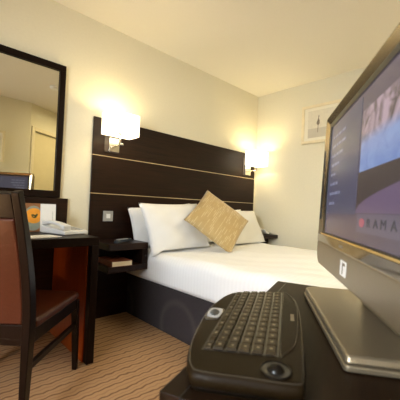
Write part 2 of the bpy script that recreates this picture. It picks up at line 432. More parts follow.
tag(o, 'smooth white duvet tucked over the whole bed', 'duvet')
md = o.modifiers.new('thickness', 'SOLIDIFY'); md.thickness = .012; md.offset = -1

def pillow_bm(w, h, th, seed, ear=.10, n=26, pinch=.06):
    rnd = random.Random(seed); ph = [rnd.uniform(0, 6.28) for _ in range(6)]
    bm = BM(); grids = []
    for s in (1, -1):
        g = []
        for j in range(n + 1):
            row = []
            for i in range(n + 1):
                u = -1 + 2 * i / n; v = -1 + 2 * j / n
                # pull mid-edges in so that corners become ears
                x = u * w / 2 * (1 - pinch * (1 - v * v) * abs(u) ** 3 * 0 - pinch * (1 - v * v) * u * u)
                y = v * h / 2 * (1 - pinch * (1 - u * u) * v * v)
                prof = max(0, (1 - u ** 2)) ** .55 * max(0, (1 - v ** 2)) ** .55
                wr = 1 + .14 * math.sin(3 * u + ph[0]) * math.sin(2.5 * v + ph[1]) + .07 * math.sin(8 * u + 3 * v + ph[2]) + .045 * math.sin(11 * v - 7 * u + ph[3])
                row.append((x, y, s * th / 2 * prof * wr))
            g.append(row)
        grids.append(g)
    top = [[bm.verts.new(c) for c in row] for row in grids[0]]
    bot = [[top[j][i] if i in (0, n) or j in (0, n) else bm.verts.new(grids[1][j][i]) for i in range(n + 1)] for j in range(n + 1)]
    for j in range(n):
        for i in range(n):
            bm.faces.new((top[j][i], top[j][i + 1], top[j + 1][i + 1], top[j + 1][i]))
            bm.faces.new((bot[j][i], bot[j + 1][i], bot[j + 1][i + 1], bot[j][i + 1]))
    return bm
def lean(cx, cy, cz, tilt, roll=0, yaw=0):
    """local x = width, local y = up the pillow, local z = front normal (towards -Y when upright)"""
    Rb = Matrix.Rotation(yaw, 4, 'Z') @ Matrix.Rotation(math.radians(90) - tilt, 4, 'X') @ Matrix.Rotation(roll, 4, 'Z')
    return Matrix.Translation((cx, cy, cz)) @ Rb
def pillow(mtx, w, h, th, seed, label, mat='cotton', name='pillow', cat='pillow', group='white bed pillows against the headboard', pinch=.06):
    bm = pillow_bm(w, h, th, seed, pinch=pinch)
    inv = mtx.inverted()
    for v in bm.verts:                                    # the weight of the pillow flattens it where it meets the bed
        q = mtx @ v.co; zf = .5945 if q.x > 1.50 else .5945 - (1.50 - q.x) * .9
        if (q.x < 1.428 and q.y > 2.06) or (q.x > 2.98 and q.y > 2.05): zf = .658      # resting on the bedside shelf
        elif q.y > 2.06: zf = .5945
        if q.z < zf: q.z = zf - (zf - q.z) * .01; v.co = inv @ q
    o = obj(name, bm, M[mat], None, smooth=True); o.matrix_world = mtx
    return tag(o, label, cat, group)
pillow(lean(1.765, 2.315, .750, .20, .09), .74, .43, .10, 1, 'white pillow at the back left, against the headboard beside the bedside shelf')
pillow(lean(1.735, 2.10, .772, .46, .03), .68, .47, .17, 2, 'big white pillow in front on the left, left of the gold cushion')
pillow(lean(2.60, 2.315, .735, .20, .03), .70, .42, .10, 3, 'white pillow at the back right, mostly hidden behind the gold cushion')
pillow(lean(2.675, 2.11, .745, .46, -.02), .66, .45, .17, 4, 'white pillow in front on the right, corner showing right of the gold cushion')
az, el, ro = -.229, .633, -.788
mc = Matrix.Translation((2.005, 1.855, .845)) @ Matrix.Rotation(az, 4, 'Z') @ Matrix.Rotation(math.radians(90) - el, 4, 'X') @ Matrix.Rotation(ro, 4, 'Z')
pillow(mc, .49, .49, .15, 9, 'gold patterned square cushion balanced on one corner in the middle of the pillows', 'gold_cloth', 'cushion', 'cushion', None, .05)

# ------------------------------------------------------------------ bedside shelves
ns = thing('bedside_shelf', 'dark floating bedside shelf unit left of the bed, open on its left side', 'bedside table', (1.255, 2.25, .437))
NX0, NX1, NY0 = 1.080, 1.422, 2.072
bx('top_shelf', M['wenge_x'], ns, (NX0, NX1, NY0, HB - .001, .605, .655), .003)
bx('lower_shelf', M['wenge_x'], ns, (NX0, NX1, NY0, HB - .001, .440, .486), .003)
bx('side_panel', M['wenge_z'], ns, (1.368, NX1, NY0 + .002, HB - .001, .486, .605), .003)
bm = BM(); cyl(bm, (1.402, NY0 - .002, .55), (1.402, NY0 + .004, .55), .007); obj('screw_cap', bm, M['black'], ns)
ns2 = thing('bedside_shelf', 'dark bedside shelf between the bed and the right wall under the right lamp', 'bedside table', (3.14, 2.25, .60))
bx('top_shelf', M['wenge_x'], ns2, (2.985, XR - .001, 2.062, HB - .001, .612, .655), .003)
bx('support_panel', M['wenge_z'], ns2, (3.02, XR - .001, 2.20, HB - .001, .43, .612), .003)
# rumpled papers on the right shelf
bm = BM(); rnd = random.Random(3); n = 12
g = [[bm.verts.new((3.02 + .26 * i / n, 2.10 + .24 * j / n + .01 * rnd.uniform(-1, 1), .662 + .075 * (1 - i / n) ** 1.1 * (.6 + .4 * math.sin(j * .9 + i * .7)) + .014 * rnd.random())) for i in range(n + 1)] for j in range(n + 1)]
for j in range(n):
    for i in range(n): bm.faces.new((g[j][i], g[j][i + 1], g[j + 1][i + 1], g[j + 1][i]))
o = obj('paper', bm, M['white_paper'], None, smooth=True)
md = o.modifiers.new('thickness', 'SOLIDIFY'); md.thickness = .003
tag(o, 'crumpled pale papers on the bedside shelf by the right wall', 'papers')
# remote control
mr = Matrix.Translation((1.245, 2.165, .656)) @ Matrix.Rotation(math.radians(28), 4, 'Z')
rc = thing('remote_control', 'slim blue black remote control lying on the bedside shelf', 'remote control', tuple(mr.translation), math.radians(28))
bm = BM(); prism(bm, rrect(-.105, .105, -.026, .026, .020), 0, .024, mr, .12); obj('remote_body', bm, M['blue_black'], rc, .004)
bm = BM()
for i in range(6):
    for j in range(3): box(bm, -.07 + i * .022, -.058 + i * .022, -.014 + j * .011, -.006 + j * .011, .0235, .0260, mr)
obj('button_grid', bm, M['pale_grey'], rc)
# book
mb = Matrix.Translation((1.19, 2.15, .4865)) @ Matrix.Rotation(math.radians(-2), 4, 'Z')
bk = thing('book', 'thick red brown book with cream page edges on the lower bedside shelf', 'book', tuple(mb.translation), math.radians(-2))
bm = BM(); box(bm, -.078, .088, -.085, .165, 0, .003, mb); box(bm, -.078, .088, -.085, .165, .038, .041, mb); box(bm, -.081, -.078, -.085, .165, 0, .041, mb)
obj('cover', bm, M['book_cover'], bk)
bx('page_block', M['paper'], bk, (-.078, .085, -.083, .162, .003, .038), 0, mb)

# ------------------------------------------------------------------ framed prints
def picture(label, M4, w, h, fw, art):
    """local x along the wall, z up, -y out of the wall"""
    t = thing('picture_frame', label, 'picture', tuple(M4.translation), M4.to_euler().z)
    bm = BM()
    box(bm, 0, w, -.022, 0, 0, fw, M4); box(bm, 0, w, -.022, 0, h - fw, h, M4); box(bm, 0, fw, -.022, 0, fw, h - fw, M4); box(bm, w - fw, w, -.022, 0, fw, h - fw, M4)
    obj('frame', bm, M['frame'], t, .004)
    bx('mount_board', M['mat_board'], t, (fw, w - fw, -.008, 0, fw, h - fw), 0, M4)
    art(t, M4)
    return t
def heron(t, M4):
    bx('print_wash', M['art_grey'], t, (.075, .465, -.0095, -.008, .065, .170), 0, M4)
    bx('print_tint', plain('print_tint', (.72, .67, .53), .8, var=.05), t, (.075, .465, -.0095, -.008, .170, .375), 0, M4)
    bm = BM()
    pts = [(.215, .10), (.222, .10), (.228, .20), (.245, .225), (.243, .27), (.232, .30), (.238, .335), (.228, .345), (.222, .31), (.212, .27), (.200, .235), (.205, .215), (.218, .205)]
    prism(bm, [(.195 + (x - .222) * .8, -(.215 + (z - .22) * .8)) for x, z in pts], .0096, .0105, M4 @ Matrix.Rotation(math.radians(90), 4, 'X') @ Matrix.Scale(-1, 4, (0, 1, 0)) @ Matrix.Scale(-1, 4, (0, 0, 1)) @ Matrix.Scale(-1, 4, (0, 0, 1)))
    obj('print_figure', bm, M['art_dark'], t)
MP = Matrix.Translation((XR, 1.783, 1.737)) @ Matrix.Rotation(math.radians(-90), 4, 'Z')
picture('pale wood framed print of a small dark figure high on the right wall', MP, .54, .440, .032, heron)
def plainprint(t, M4):
    bx('print_wash', M['art_grey'], t, (.10, .34, -.0095, -.008, .10, .36), 0, M4)
MP2 = Matrix.Translation((.985, YB, 1.495)) @ Matrix.Rotation(math.radians(180), 4, 'Z')
picture('pale framed picture whose edge shows at the far left of the mirror', MP2, .44, .460, .035, plainprint)
sd = thing('smoke_detector', 'small white detector on the ceiling seen at the top right of the mirror', 'detector', (1.33, .60, H - .035))
bm = BM(); cyl(bm, (1.33, .60, H - .022), (1.33, .60, H), .062, 24); obj('detector_base', bm, M['white_plastic'], sd, .004)
bm = BM(); cyl(bm, (1.33, .60, H - .036), (1.33, .60, H - .022), .045, 24, .055); obj('detector_cover', bm, M['white_plastic'], sd, .003)

# ------------------------------------------------------------------ writing desk and mirror
dk = thing('desk', 'dark wood writing desk with upright back panel under the mirror', 'desk', (.2, 2.08, 0))
DX0, DX1, DY0 = -1.2, .845, 1.745
bx('desktop', M['wenge_dark'], dk, (DX0, DX1, DY0, D, .700, .750), .003)
for x in (DX0, DX1 - .045):
    bx('side_panel', M['wenge_z'], dk, (x, x + .045, DY0 + .002, D, .002, .700), .003)
bx('inner_panel', M['oak_red'], dk, (DX1 - .051, DX1 - .0455, DY0 + .05, 2.36, .002, .698))
bx('modesty_panel', M['wenge_x'], dk, (DX0 + .045, DX1 - .052, 2.362, 2.385, .10, .699))
bx('back_panel', M['wenge_x'], dk, (DX0, .892, 2.405, D, .751, .980), .003)
mi = thing('mirror', 'large dark wood framed mirror on the wall above the writing desk', 'mirror', (.0, D, .982))
bm = BM(); mx0, mx1, mz0, mz1 = -.75, .830, .982, 1.987
for (a, b, c, d) in ((mx0, mx1, mz0, mz0 + .052), (mx0, mx1, mz1 - .044, mz1), (mx0, mx0 + .043, mz0 + .052, mz1 - .044), (mx1 - .041, mx1, mz0 + .052, mz1 - .044)):
    box(bm, a, b, 2.400, D, c, d)
obj('mirror_frame', bm, M['wenge_z'], mi, .002)
bx('mirror_glass', M['mirror'], mi, (mx0 + .03, mx1 - .03, 2.418, D - .002, mz0 + .03, mz1 - .03))

# menu card standing open on the desk
def flat(name, pts, mat, parent, M4, z0, z1):
    bm = BM(); prism(bm, pts, z0, z1, M4); return obj(name, bm, mat, parent)
def ell(cx, cy, rx, ry, n=28): return [(cx + rx * math.cos(2 * math.pi * k / n), cy + ry * math.sin(2 * math.pi * k / n)) for k in range(n)]
UP = Matrix.Rotation(math.radians(90), 4, 'X')           # x right, y up, z towards -Y
mcard = Matrix.Translation((.550, 2.20, .751)) @ Matrix.Rotation(math.radians(-4), 4, 'X') @ UP
cd = thing('menu_card', 'standing menu card on the desk with a photo of orange soup on its left half', 'card', (.550, 2.20, .751))
flat('soup_page', [(0, 0), (.092, 0), (.092, .186), (0, .186)], plain('card_brown', (.30, .12, .04), .5, var=.3, scale=40), cd, mcard, 0, .0015)
flat('bowl_print', ell(.052, .085, .058, .078)[:0] or [(max(0.0, min(.092, x)), max(.0, y)) for x, y in ell(.052, .088, .060, .082)], plain('bowl_grey_green', (.30, .33, .26), .5, var=.1), cd, mcard, .0015, .0020)
flat('soup_print', [(max(0.004, min(.092, x)), y) for x, y in ell(.054, .104, .052, .050)], plain('soup_orange', (.85, .34, .03), .4, var=.12, scale=25), cd, mcard, .0020, .0025)
bm = BM()
for (cx, cy, rx, ry) in ((.048, .108, .011, .006), (.066, .104, .010, .007), (.058, .094, .012, .005), (.072, .112, .005, .006), (.046, .097, .006, .004)):
    prism(bm, ell(cx, cy, rx, ry, 10), .0025, .0030, mcard)
obj('herb_print', bm, plain('herb_green', (.03, .055, .012), .5, var=.3), cd)
mcw = Matrix.Translation((.6435, 2.200, .751)) @ Matrix.Rotation(math.radians(4), 4, 'Z') @ Matrix.Rotation(math.radians(-4), 4, 'X') @ UP
pg = flat('white_page', [(0, 0), (.100, 0), (.100, .184), (0, .184)], M['white_paper'], cd, mcw, 0, .0015)
bm = BM()
for k in range(9): box(bm, .078, .082, .055 + k * .009, .061 + k * .009, .0015, .0018, mcw)
obj('small_print', bm, M['pale_grey'], pg)
# telephone
mt = Matrix.Translation((.747, 2.050, .751)) @ Matrix.Rotation(math.radians(16), 4, 'Z')
ph = thing('telephone', 'white desk telephone on the writing desk, handset lying along its top', 'telephone', tuple(mt.translation), math.radians(16))
bm = BM()
pr = [(-.122, 0), (.115, 0), (.115, .048), (-.122, .022)]   # side profile (y, z)
v0 = [bm.verts.new(mt @ Vector((-.088, y, z))) for y, z in pr]; v1 = [bm.verts.new(mt @ Vector((.088, y, z))) for y, z in pr]
bm.faces.new(v0); bm.faces.new(list(reversed(v1)))
for i in range(4): bm.faces.new((v0[i], v1[i], v1[(i + 1) % 4], v0[(i + 1) % 4]))
obj('phone_body', bm, M['white_plastic'], ph, .006)
bm = BM(); tl = math.atan2(.026, .237)
MK = mt @ Matrix.Translation((0, 0, .0356)) @ Matrix.Rotation(tl, 4, 'X')
for i in range(3):
    for j in range(4): box(bm, -.012 + i * .027, .008 + i * .027, -.10 + j * .026, -.083 + j * .026, 0, .004, MK)
obj('keypad', bm, M['pale_grey'], ph)
bm = BM(); path = []; ws = []; dsz = []
for k in range(13):
    s = -1 + 2 * k / 12
    path.append(mt @ Vector((-.060, s * .112, .052 + .010 * s + .016 * (1 - s * s)))); ws.append(.044 + .010 * s * s); dsz.append(.018 + .014 * abs(s) ** 3)
sweep(bm, path, ws, dsz, mt.to_3x3() @ Vector((1, 0, 0)))
obj('handset', bm, M['white_plastic'], ph, .006)
bm = BM(); path = [mt @ Vector((-.09 + .01 * math.sin(k * 1.9), -.10 - .012 * math.sin(k * .35), .010 + .006 * math.cos(k * 1.9))) for k in range(2)]
for k in range(40):
    a = mt @ Vector((-.094 + .004 * math.cos(k * 1.6), .10 - .0022 * k, .008 + .005 * math.sin(k * 1.6))); b = mt @ Vector((-.094 + .004 * math.cos((k + 1) * 1.6), .10 - .0022 * (k + 1), .008 + .005 * math.sin((k + 1) * 1.6)))
    cyl(bm, a, b, .0018, 6)
obj('handset_cord', bm, M['white_plastic'], ph)
ml = Matrix.Translation((.545, 1.86, .7505)) @ Matrix.Rotation(math.radians(12), 4, 'Z')
lf = bx('leaflet', M['white_paper'], None, (-.11, .10, -.055, .075, 0, .003), 0, ml)
tag(lf, 'glossy white leaflet lying flat at the front of the writing desk', 'leaflet')

# ------------------------------------------------------------------ chair
CF = Vector((.70, .714, 0)).normalized(); CR = Vector((CF.y, -CF.x, 0))      # forward, right
RR = Vector((.385, 1.395, 0))                                               # rear right leg at seat level
CW, CDp = .475, .478
def cp(f, r, z): return RR + CF * f + CR * r + Vector((0, 0, z))
ch = thing('dining_chair', 'dark wood chair with chestnut leather seat and back pushed up to the writing desk', 'chair', tuple(cp(CDp / 2, -CW / 2, 0)), math.atan2(CF.y, CF.x))
SIDE = CR
for r in (0, -CW):
    bm = BM(); path = []
    for k in range(15):
        z = .002 + (.986 - .002) * k / 14
        f = -.012 * max(0, (.40 - z) / .4) ** 1.3 - .135 * max(0, (z - .46) / .54) ** 1.55
        path.append(cp(f, r, z))
    sweep(bm, path, [.022 + .014 * min(1, k / 6) - .006 * max(0, (k - 9) / 5) for k in range(15)], [.034 + .012 * math.sin(math.pi * min(1, k / 13)) for k in range(15)], SIDE)
    obj('rear_post', bm, M['chair_wood'], ch, .004)
    bm = BM(); sweep(bm, [cp(CDp + .022, r, .002), cp(CDp + .004, r, .22), cp(CDp - .018, r, .405)], [.026, .032, .036], [.026, .032, .036], SIDE)
    obj('front_leg', bm, M['chair_wood'], ch, .003)
    bm = BM(); sweep(bm, [cp(.01, r, .262), cp(CDp - .02, r, .262)], .020, .028, SIDE); obj('stretcher', bm, M['chair_wood'], ch, .003)
    bm = BM(); sweep(bm, [cp(.0, r, .385), cp(CDp - .02, r, .385)], .024, .058, SIDE); obj('seat_rail', bm, M['chair_wood'], ch, .003)
for f in (0.0, CDp - .02):
    bm = BM(); sweep(bm, [cp(f, -.01, .385), cp(f, -CW + .01, .385)], .024, .058, CF); obj('seat_rail', bm, M['chair_wood'], ch, .003)
# seat pad
MS = Matrix.Translation(cp(0, 0, 0)) @ Matrix(((CF.x, CR.x, 0, 0), (CF.y, CR.y, 0, 0), (0, 0, -1, 0), (0, 0, 0, 1))) 
MS = Matrix(((CF.x, -CR.x, 0, RR.x), (CF.y, -CR.y, 0, RR.y), (0, 0, 1, 0), (0, 0, 0, 1)))     # x forward, y left
bm = BM(); prism(bm, rrect(.022, CDp + .005, -.022, CW + .022, .03), .414, .452, MS, .02); obj('seat', bm, M['leather'], ch, .014, seg=4)
# back: top rail, leather pad, bottom rail
def back_f(z): return -.135 * max(0, (z - .46) / .54) ** 1.55
def back_slab(name, z0, z1, r0, r1, th, mat, bev, n=6, off=0):
    bm = BM(); sweep(bm, [cp(back_f(z0 + (z1 - z0) * k / n) + off, (r0 + r1) / 2, z0 + (z1 - z0) * k / n) for k in range(n + 1)], abs(r1 - r0), th, SIDE)
    return obj(name, bm, mat, ch, bev, seg=3)
back_slab('top_rail', .885, .980, -.016, -CW + .016, .030, M['chair_wood'], .004)
back_slab('bottom_rail', .383, .440, -.018, -CW + .018, .026, M['chair_wood'], .003)
back_slab('back_pad', .442, .883, -.020, -CW + .020, .030, M['leather'], .010, 10)

# ------------------------------------------------------------------ sideboard with the television
ZS = .655
SA = Vector((.305, .397, 0)); SE = Vector((.939, .344, 0)).normalized(); SN = Vector((SE.y, -SE.x, 0))
SL = .895; SDp = .56
MSB = Matrix(((SE.x, -SN.x, 0, SA.x), (SE.y, -SN.y, 0, SA.y), (0, 0, 1, 0), (0, 0, 0, 1)))   # x along the edge, y = -depth
sb = thing('sideboard', 'dark brown wooden sideboard in the foreground carrying the television and keyboard', 'sideboard', tuple(SA + SE * SL / 2 + SN * SDp / 2), math.atan2(SE.y, SE.x))
bx('top', M['sideboard'], sb, (0, SL, -SDp, 0, ZS - .035, ZS), .002, MSB)
bm = BM(); box(bm, .0, SL, -.0385, -.0365, ZS - .001, ZS + .0006, MSB); obj('top_groove', bm, M['black'], sb)
for x in (0.005, SL - .035): bx('side_panel', M['sideboard'], sb, (x, x + .03, -SDp + .005, -.005, .002, ZS - .036), .002, MSB)
bx('back_panel', M['sideboard'], sb, (.036, SL - .036, -SDp + .006, -SDp + .02, .05, ZS - .037), 0, MSB)
bx('bottom_board', M['sideboard'], sb, (.036, SL - .036, -SDp + .021, -.04, .06, .085), 0, MSB)
for k in range(2):
    x0 = .037 + k * (SL - .074) / 2
    d = bx('door', M['sideboard'], sb, (x0 + .002, x0 + (SL - .074) / 2 - .002, -.028, -.008, .06, ZS - .04), .002, MSB)
    hx = SL / 2 + (-.05 if k == 0 else .05)
    bm = BM(); cyl(bm, MSB @ Vector((hx, .012, .30)), MSB @ Vector((hx, .012, .42)), .006)
    for z in (.31, .41): cyl(bm, MSB @ Vector((hx, -.008, z)), MSB @ Vector((hx, .012, z)), .005)
    obj('handle', bm, M['chrome'], d)

# television
tB = Vector((1.0928, .4870, .8811)); tt = Vector((-.81605, -.57797, 0)).normalized(); tn = Vector((-.57746, .81524, .0440)).normalized()
tu = tn.cross(tt).normalized(); tu = tt.cross(tn) * -1 if tu.z < 0 else tu
MT = Matrix(((tt.x, -tn.x, tu.x, tB.x), (tt.y, -tn.y, tu.y, tB.y), (tt.z, -tn.z, tu.z, tB.z), (0, 0, 0, 1)))     # x right along the screen, y into the set, z up
tn0 = Vector((tn.x, tn.y, 0)).normalized()
MB0 = Matrix(((tt.x, -tn0.x, 0, tB.x), (tt.y, -tn0.y, 0, tB.y), (0, 0, 1, ZS), (0, 0, 0, 1)))
tv = thing('television', 'silver flat screen television on a wide foot, its screen lit with a hotel menu', 'television', tuple(MB0 @ Vector((.305, .05, 0))), math.atan2(tt.y, tt.x))
SW, SH = .675, .380
UPL = Matrix.Rotation(math.radians(90), 4, 'X')          # (x, y, z) -> (x, -z, y): outline in x/z, extruded towards the viewer
def slab(bm, pts, y0, y1, inset=0): prism(bm, pts, -y1, -y0, MT @ UPL, inset)
def ring(bm, outer, inner, y_out, y_in, y_back):
    """bevelled frame: outer lip at y_out, inner lip at y_in, skirt back to y_back"""
    n = len(outer)
    def vs(pts, y): return [bm.verts.new(MT @ Vector((x, y, z))) for x, z in pts]
    mid = [((a[0] * .88 + b[0] * .12), (a[1] * .88 + b[1] * .12)) for a, b in zip(outer, inner)]
    L = [vs(inner, y_in + .006), vs(inner, y_in), vs(mid, y_out + .0006), vs(outer, y_out + .001), vs(outer, y_back)]
    for r0, r1 in zip(L, L[1:]):
        for k in range(n): bm.faces.new((r0[k], r0[(k + 1) % n], r1[(k + 1) % n], r1[k]))
outer = rrect(-.056, SW + .056, -.036, SH + .044, (.004, .004, .014, .014))
inner = rrect(-.019, SW + .019, -.006, SH + .016, .004)
bm = BM(); ring(bm, outer, inner, -.0125, -.002, .040); obj('bezel', bm, M['bezel'], tv, smooth=False)
bm = BM(); ring(bm, rrect(-.019, SW + .019, -.005, SH + .016, .004), rrect(0, SW, 0, SH, .002), -.0045, -.003, .006); obj('screen_surround', bm, M['black'], tv)
bm = BM(); slab(bm, rrect(-.014, SW + .014, -.0082, -.0030, .001), -.0105, -.001); obj('gold_trim', bm, M['gold'], tv)
bm = BM(); slab(bm, rrect(-.055, SW + .055, -.034, -.0085, (.004, .004, .001, .001)), -.0128, -.001); obj('glossy_strip', bm, M['gloss_brown'], tv, .002)
bm = BM()
low = [(-.056, -.0345)] + [(-.056 + .055 * (1 - math.cos(math.radians(a))), -.062 - .054 * math.sin(math.radians(a))) for a in range(0, 91, 15)] + \
      [(SW + .056 - .055 * (1 - math.cos(math.radians(a))), -.062 - .054 * math.sin(math.radians(a))) for a in range(90, -1, -15)] + [(SW + .056, -.0345)]
slab(bm, low, -.0125, .045); obj('lower_panel', bm, M['silver'], tv, .006, seg=3)
bm = BM(); slab(bm, rrect(-.05, SW + .05, -.09, SH + .038, .03), .0465, .085, .0); slab(bm, rrect(.08, SW - .08, -.02, SH - .04, .03), .085, .13, .06)
obj('rear_housing', bm, M['black'], tv, .006)
def on_slope(name, z0, z1, mat, fr0, fr1, lift):
    # a strip lying on the left slope of the bezel, fr = 0 at the screen side, 1 at the outer lip
    bm = BM(); q = []
    for fr in (fr0, fr1):
        for dy in (lift, -.003):
            x = -.019 - .0325 * fr; y = -.002 - .0100 * fr - dy; q.append((x, y))
    q = [q[0], q[2], q[3], q[1]]
    lo = [bm.verts.new(MT @ Vector((x, y, z0))) for x, y in q]; hi = [bm.verts.new(MT @ Vector((x, y, z1))) for x, y in q]
    bm.faces.new(lo); bm.faces.new(list(reversed(hi)))
    for k in range(4): bm.faces.new((lo[k], hi[k], hi[(k + 1) % 4], lo[(k + 1) % 4]))
    return obj(name, bm, mat, tv)
on_slope('speaker_slot', .045, .300, M['black'], .60, .99, .0004)
for z in (.080, .190): on_slope('slot_bar', z, z + .004, M['chrome'], .58, 1.0, .0009)
# small unreadable maker's mark and sticker
bm = BM()
for k, (a, b) in enumerate(((0, .006), (.008, .011), (.013, .020), (.022, .025), (.027, .033), (.035, .040))): slab(bm, [(.26 + a, -.026), (.26 + b, -.026), (.26 + b, -.018), (.26 + a, -.018)], -.0134, -.0126)
obj('maker_mark', bm, M['legend'], tv)
bm = BM(); slab(bm, rrect(.290, .345, -.094, -.055, .003), -.0135, -.0124); st = obj('sticker', bm, M['white_paper'], tv)
bm = BM(); slab(bm, rrect(.310, .318, -.090, -.060, .001), -.0138, -.0133); slab(bm, rrect(.310, .335, -.067, -.060, .001), -.0138, -.0133); obj('sticker_print', bm, M['art_dark'], st)
# foot and neck
bm = BM(); prism(bm, rrect(0, .556, -.070, .19, (.040, .010, .03, .05)), .001, .014, MB0)
obj('foot_rim', bm, M['silver'], tv, .004)
bm = BM(); prism(bm, rrect(.003, .554, -.068, .188, (.040, .010, .03, .05)), .0145, .031, MB0, .02)
obj('foot', bm, M['silver'], tv, .006, seg=3)
bm = BM(); prism(bm, rrect(.17, .44, .07, .15, .02), .0315, .22, MB0, .12); obj('neck', bm, M['silver'], tv, .006)

# the lit screen
def screen_mat():
    m, nt, b = new_mat('screen_background_glow'); L = nt.links.new
    tc = N(nt, 'ShaderNodeTexCoord'); no = N(nt, 'ShaderNodeTexNoise'); no.inputs['Scale'].default_value = 4; L(tc.outputs['Object'], no.inputs['Vector'])
    rp = N(nt, 'ShaderNodeValToRGB'); rp.color_ramp.elements[0].color = (.060, .046, .068, 1); rp.color_ramp.elements[1].color = (.085, .064, .090, 1)
    L(no.outputs['Fac'], rp.inputs['Fac']); L(rp.outputs['Color'], b.inputs['Emission Color']); b.inputs['Emission Strength'].default_value = .55
    b.inputs['Base Color'].default_value = (.02, .02, .024, 1); b.inputs['Roughness'].default_value = .22; b.inputs['Specular IOR Level'].default_value = .28
    return m
bm = BM(); slab(bm, [(0, 0), (SW, 0), (SW, SH), (0, SH)], 0, .004); sc = obj('screen', bm, screen_mat(), tv)
def scr(name, mat, x0, x1, z0, z1, d=.0006):
    bm = BM(); slab(bm, [(x0, z0), (x1, z0), (x1, z1), (x0, z1)], -d, 0); return obj(name, bm, mat, sc)
scr('menu_column', emit('menu_column_glow', (.060, .060, .105), .5), 0.0, .338, .068, SH - .012)
def photo_mat():
    m, nt, b = new_mat('screen_photo_glow'); L = nt.links.new
    tc = N(nt, 'ShaderNodeTexCoord'); sp = N(nt, 'ShaderNodeSeparateXYZ'); L(tc.outputs['Generated'], sp.inputs[0])
    no = N(nt, 'ShaderNodeTexNoise'); no.inputs['Scale'].default_value = 20; no.inputs['Detail'].default_value = 4; no.inputs['Distortion'].default_value = 1.6; L(tc.outputs['Object'], no.inputs['Vector'])
    r1 = N(nt, 'ShaderNodeValToRGB'); e = r1.color_ramp.elements
    e[0].position = .38; e[0].color = (.06, .045, .05, 1); e[1].position = .64; e[1].color = (.38, .28, .34, 1)
    L(no.outputs['Fac'], r1.inputs['Fac'])
    r2 = N(nt, 'ShaderNodeValToRGB'); r2.color_ramp.elements[0].color = (.09, .13, .36, 1); r2.color_ramp.elements[1].color = (.25, .36, .58, 1); L(no.outputs['Fac'], r2.inputs['Fac'])
    mr_ = N(nt, 'ShaderNodeMapRange'); L(sp.outputs['Z'], mr_.inputs['Value']); mr_.inputs['From Min'].default_value = .42; mr_.inputs['From Max'].default_value = .60
    mix = N(nt, 'ShaderNodeMix', data_type='RGBA'); L(mr_.outputs['Result'], mix.inputs['Factor']); L(r2.outputs['Color'], mix.inputs['A']); L(r1.outputs['Color'], mix.inputs['B'])
    L(mix.outputs['Result'], b.inputs['Emission Color']); b.inputs['Emission Strength'].default_value = .5
    b.inputs['Base Color'].default_value = (.012, .012, .014, 1); b.inputs['Roughness'].default_value = .22; b.inputs['Specular IOR Level'].default_value = .28
    return m
scr('photo', photo_mat(), .352, SW - .008, .173, .326, .0008)
bm = BM(); slab(bm, [(.338, .072)] + [(SW, .072)] + [(.338 + (SW - .338) * k / 14, .072 + .068 * math.sqrt(k / 14)) for k in range(14, 0, -1)], -.0009, 0)
obj('swoosh', bm, emit('swoosh_glow', (.12, .080, .14), .5), sc)
scr('dark_band', emit('dark_band_glow', (.050, .036, .034), .5), .345, SW, .072, .172, .0006)
rnd = random.Random(5)
ink = emit('menu_text_glow', (.15, .16, .24), .6)
for k in range(8):
    z = .325 - k * .0325; x = .038; bm = BM()
    for wd_ in range(rnd.randint(2, 4)):
        l = rnd.uniform(.018, .045); slab(bm, [(x, z), (x + l, z), (x + l, z + .009), (x, z + .009)], -.0010, -.0006); x += l + .008
    obj('menu_line', bm, ink, sc)
scr('name_band', emit('name_band_glow', (.105, .088, .125), .5), .36, SW, .026, .070, .0010)
bm = BM(); slab(bm, ell(.398, .049, .018, .0105), -.0015, -.0010); obj('red_emblem', bm, emit('emblem_glow', (.30, .07, .10), .6), sc)
letter_ink = emit('lettering_glow', (.020, .024, .035), .4)
for chx, xw in zip('RAMADA', (.431, .472, .510, .560, .601, .636)):
    fc = bpy.data.curves.new('letter_source', 'FONT'); fc.body = chx; fc.size = .0275; fc.extrude = .0002
    fo = bpy.data.objects.new('letter_source', fc); COL.objects.link(fo)
    fm = bpy.data.meshes.new_from_object(fo.evaluated_get(bpy.context.evaluated_depsgraph_get()))
    bpy.data.objects.remove(fo)
    fm.transform(MT @ Matrix.Translation((xw, -.0014, .0405)) @ UPL @ Matrix.Diagonal((1.45, 1, 1, 1)))
    ltr = BM(); ltr.from_mesh(fm); bpy.data.meshes.remove(fm)
    obj('screen_letter', ltr, letter_ink, sc)

# ------------------------------------------------------------------ wireless keyboard
KO = Vector((.60, .44, ZS + .001)); ke = Vector((.812, .583, 0)).normalized(); kw = Vector((.583, -.812, 0)).normalized()
MK = Matrix(((ke.x, -kw.x, 0, KO.x), (ke.y, -kw.y, 0, KO.y), (0, 0, 1, KO.z), (0, 0, 0, 1)))     # x away from the camera, y = -w
kout = [(-.262, -.075), (-.262, 0.0), (-.262, .074), (-.245, .088), (-.172, .098), (.001, .118), (.155, .129), (.235, .124), (.270, .104), (.270, .07), (.258, .025), (.236, -.045), (.200, -.072), (.153, -.088), (.054, -.108), (-.043, -.113), (-.148, -.112), (-.216, -.104), (-.250, -.092)]
kout = [(x, -w) for x, w in kout]
kpts = smooth_outline(kout, 3)
kbd = thing('keyboard', 'dark wireless keyboard with trackball lying at the front of the sideboard', 'keyboard', tuple(KO), math.atan2(ke.y, ke.x))
def scaled(pts, s, cx=0, cy=-.01): return [(cx + (x - cx) * s, cy + (y - cy) * s) for x, y in pts]
bm = BM(); prism(bm, scaled(kpts, .965), .0, .012, MK, -.036); obj('under_case', bm, M['kb_dark'], kbd, .003)
bm = BM()
rings = [(kpts, .012), (kpts, .026), (scaled(kpts, .985), .0325), (scaled(kpts, .955), .0345)]
R = [[bm.verts.new(MK @ Vector((x, y, z))) for x, y in pts] for pts, z in rings]
n = len(kpts)
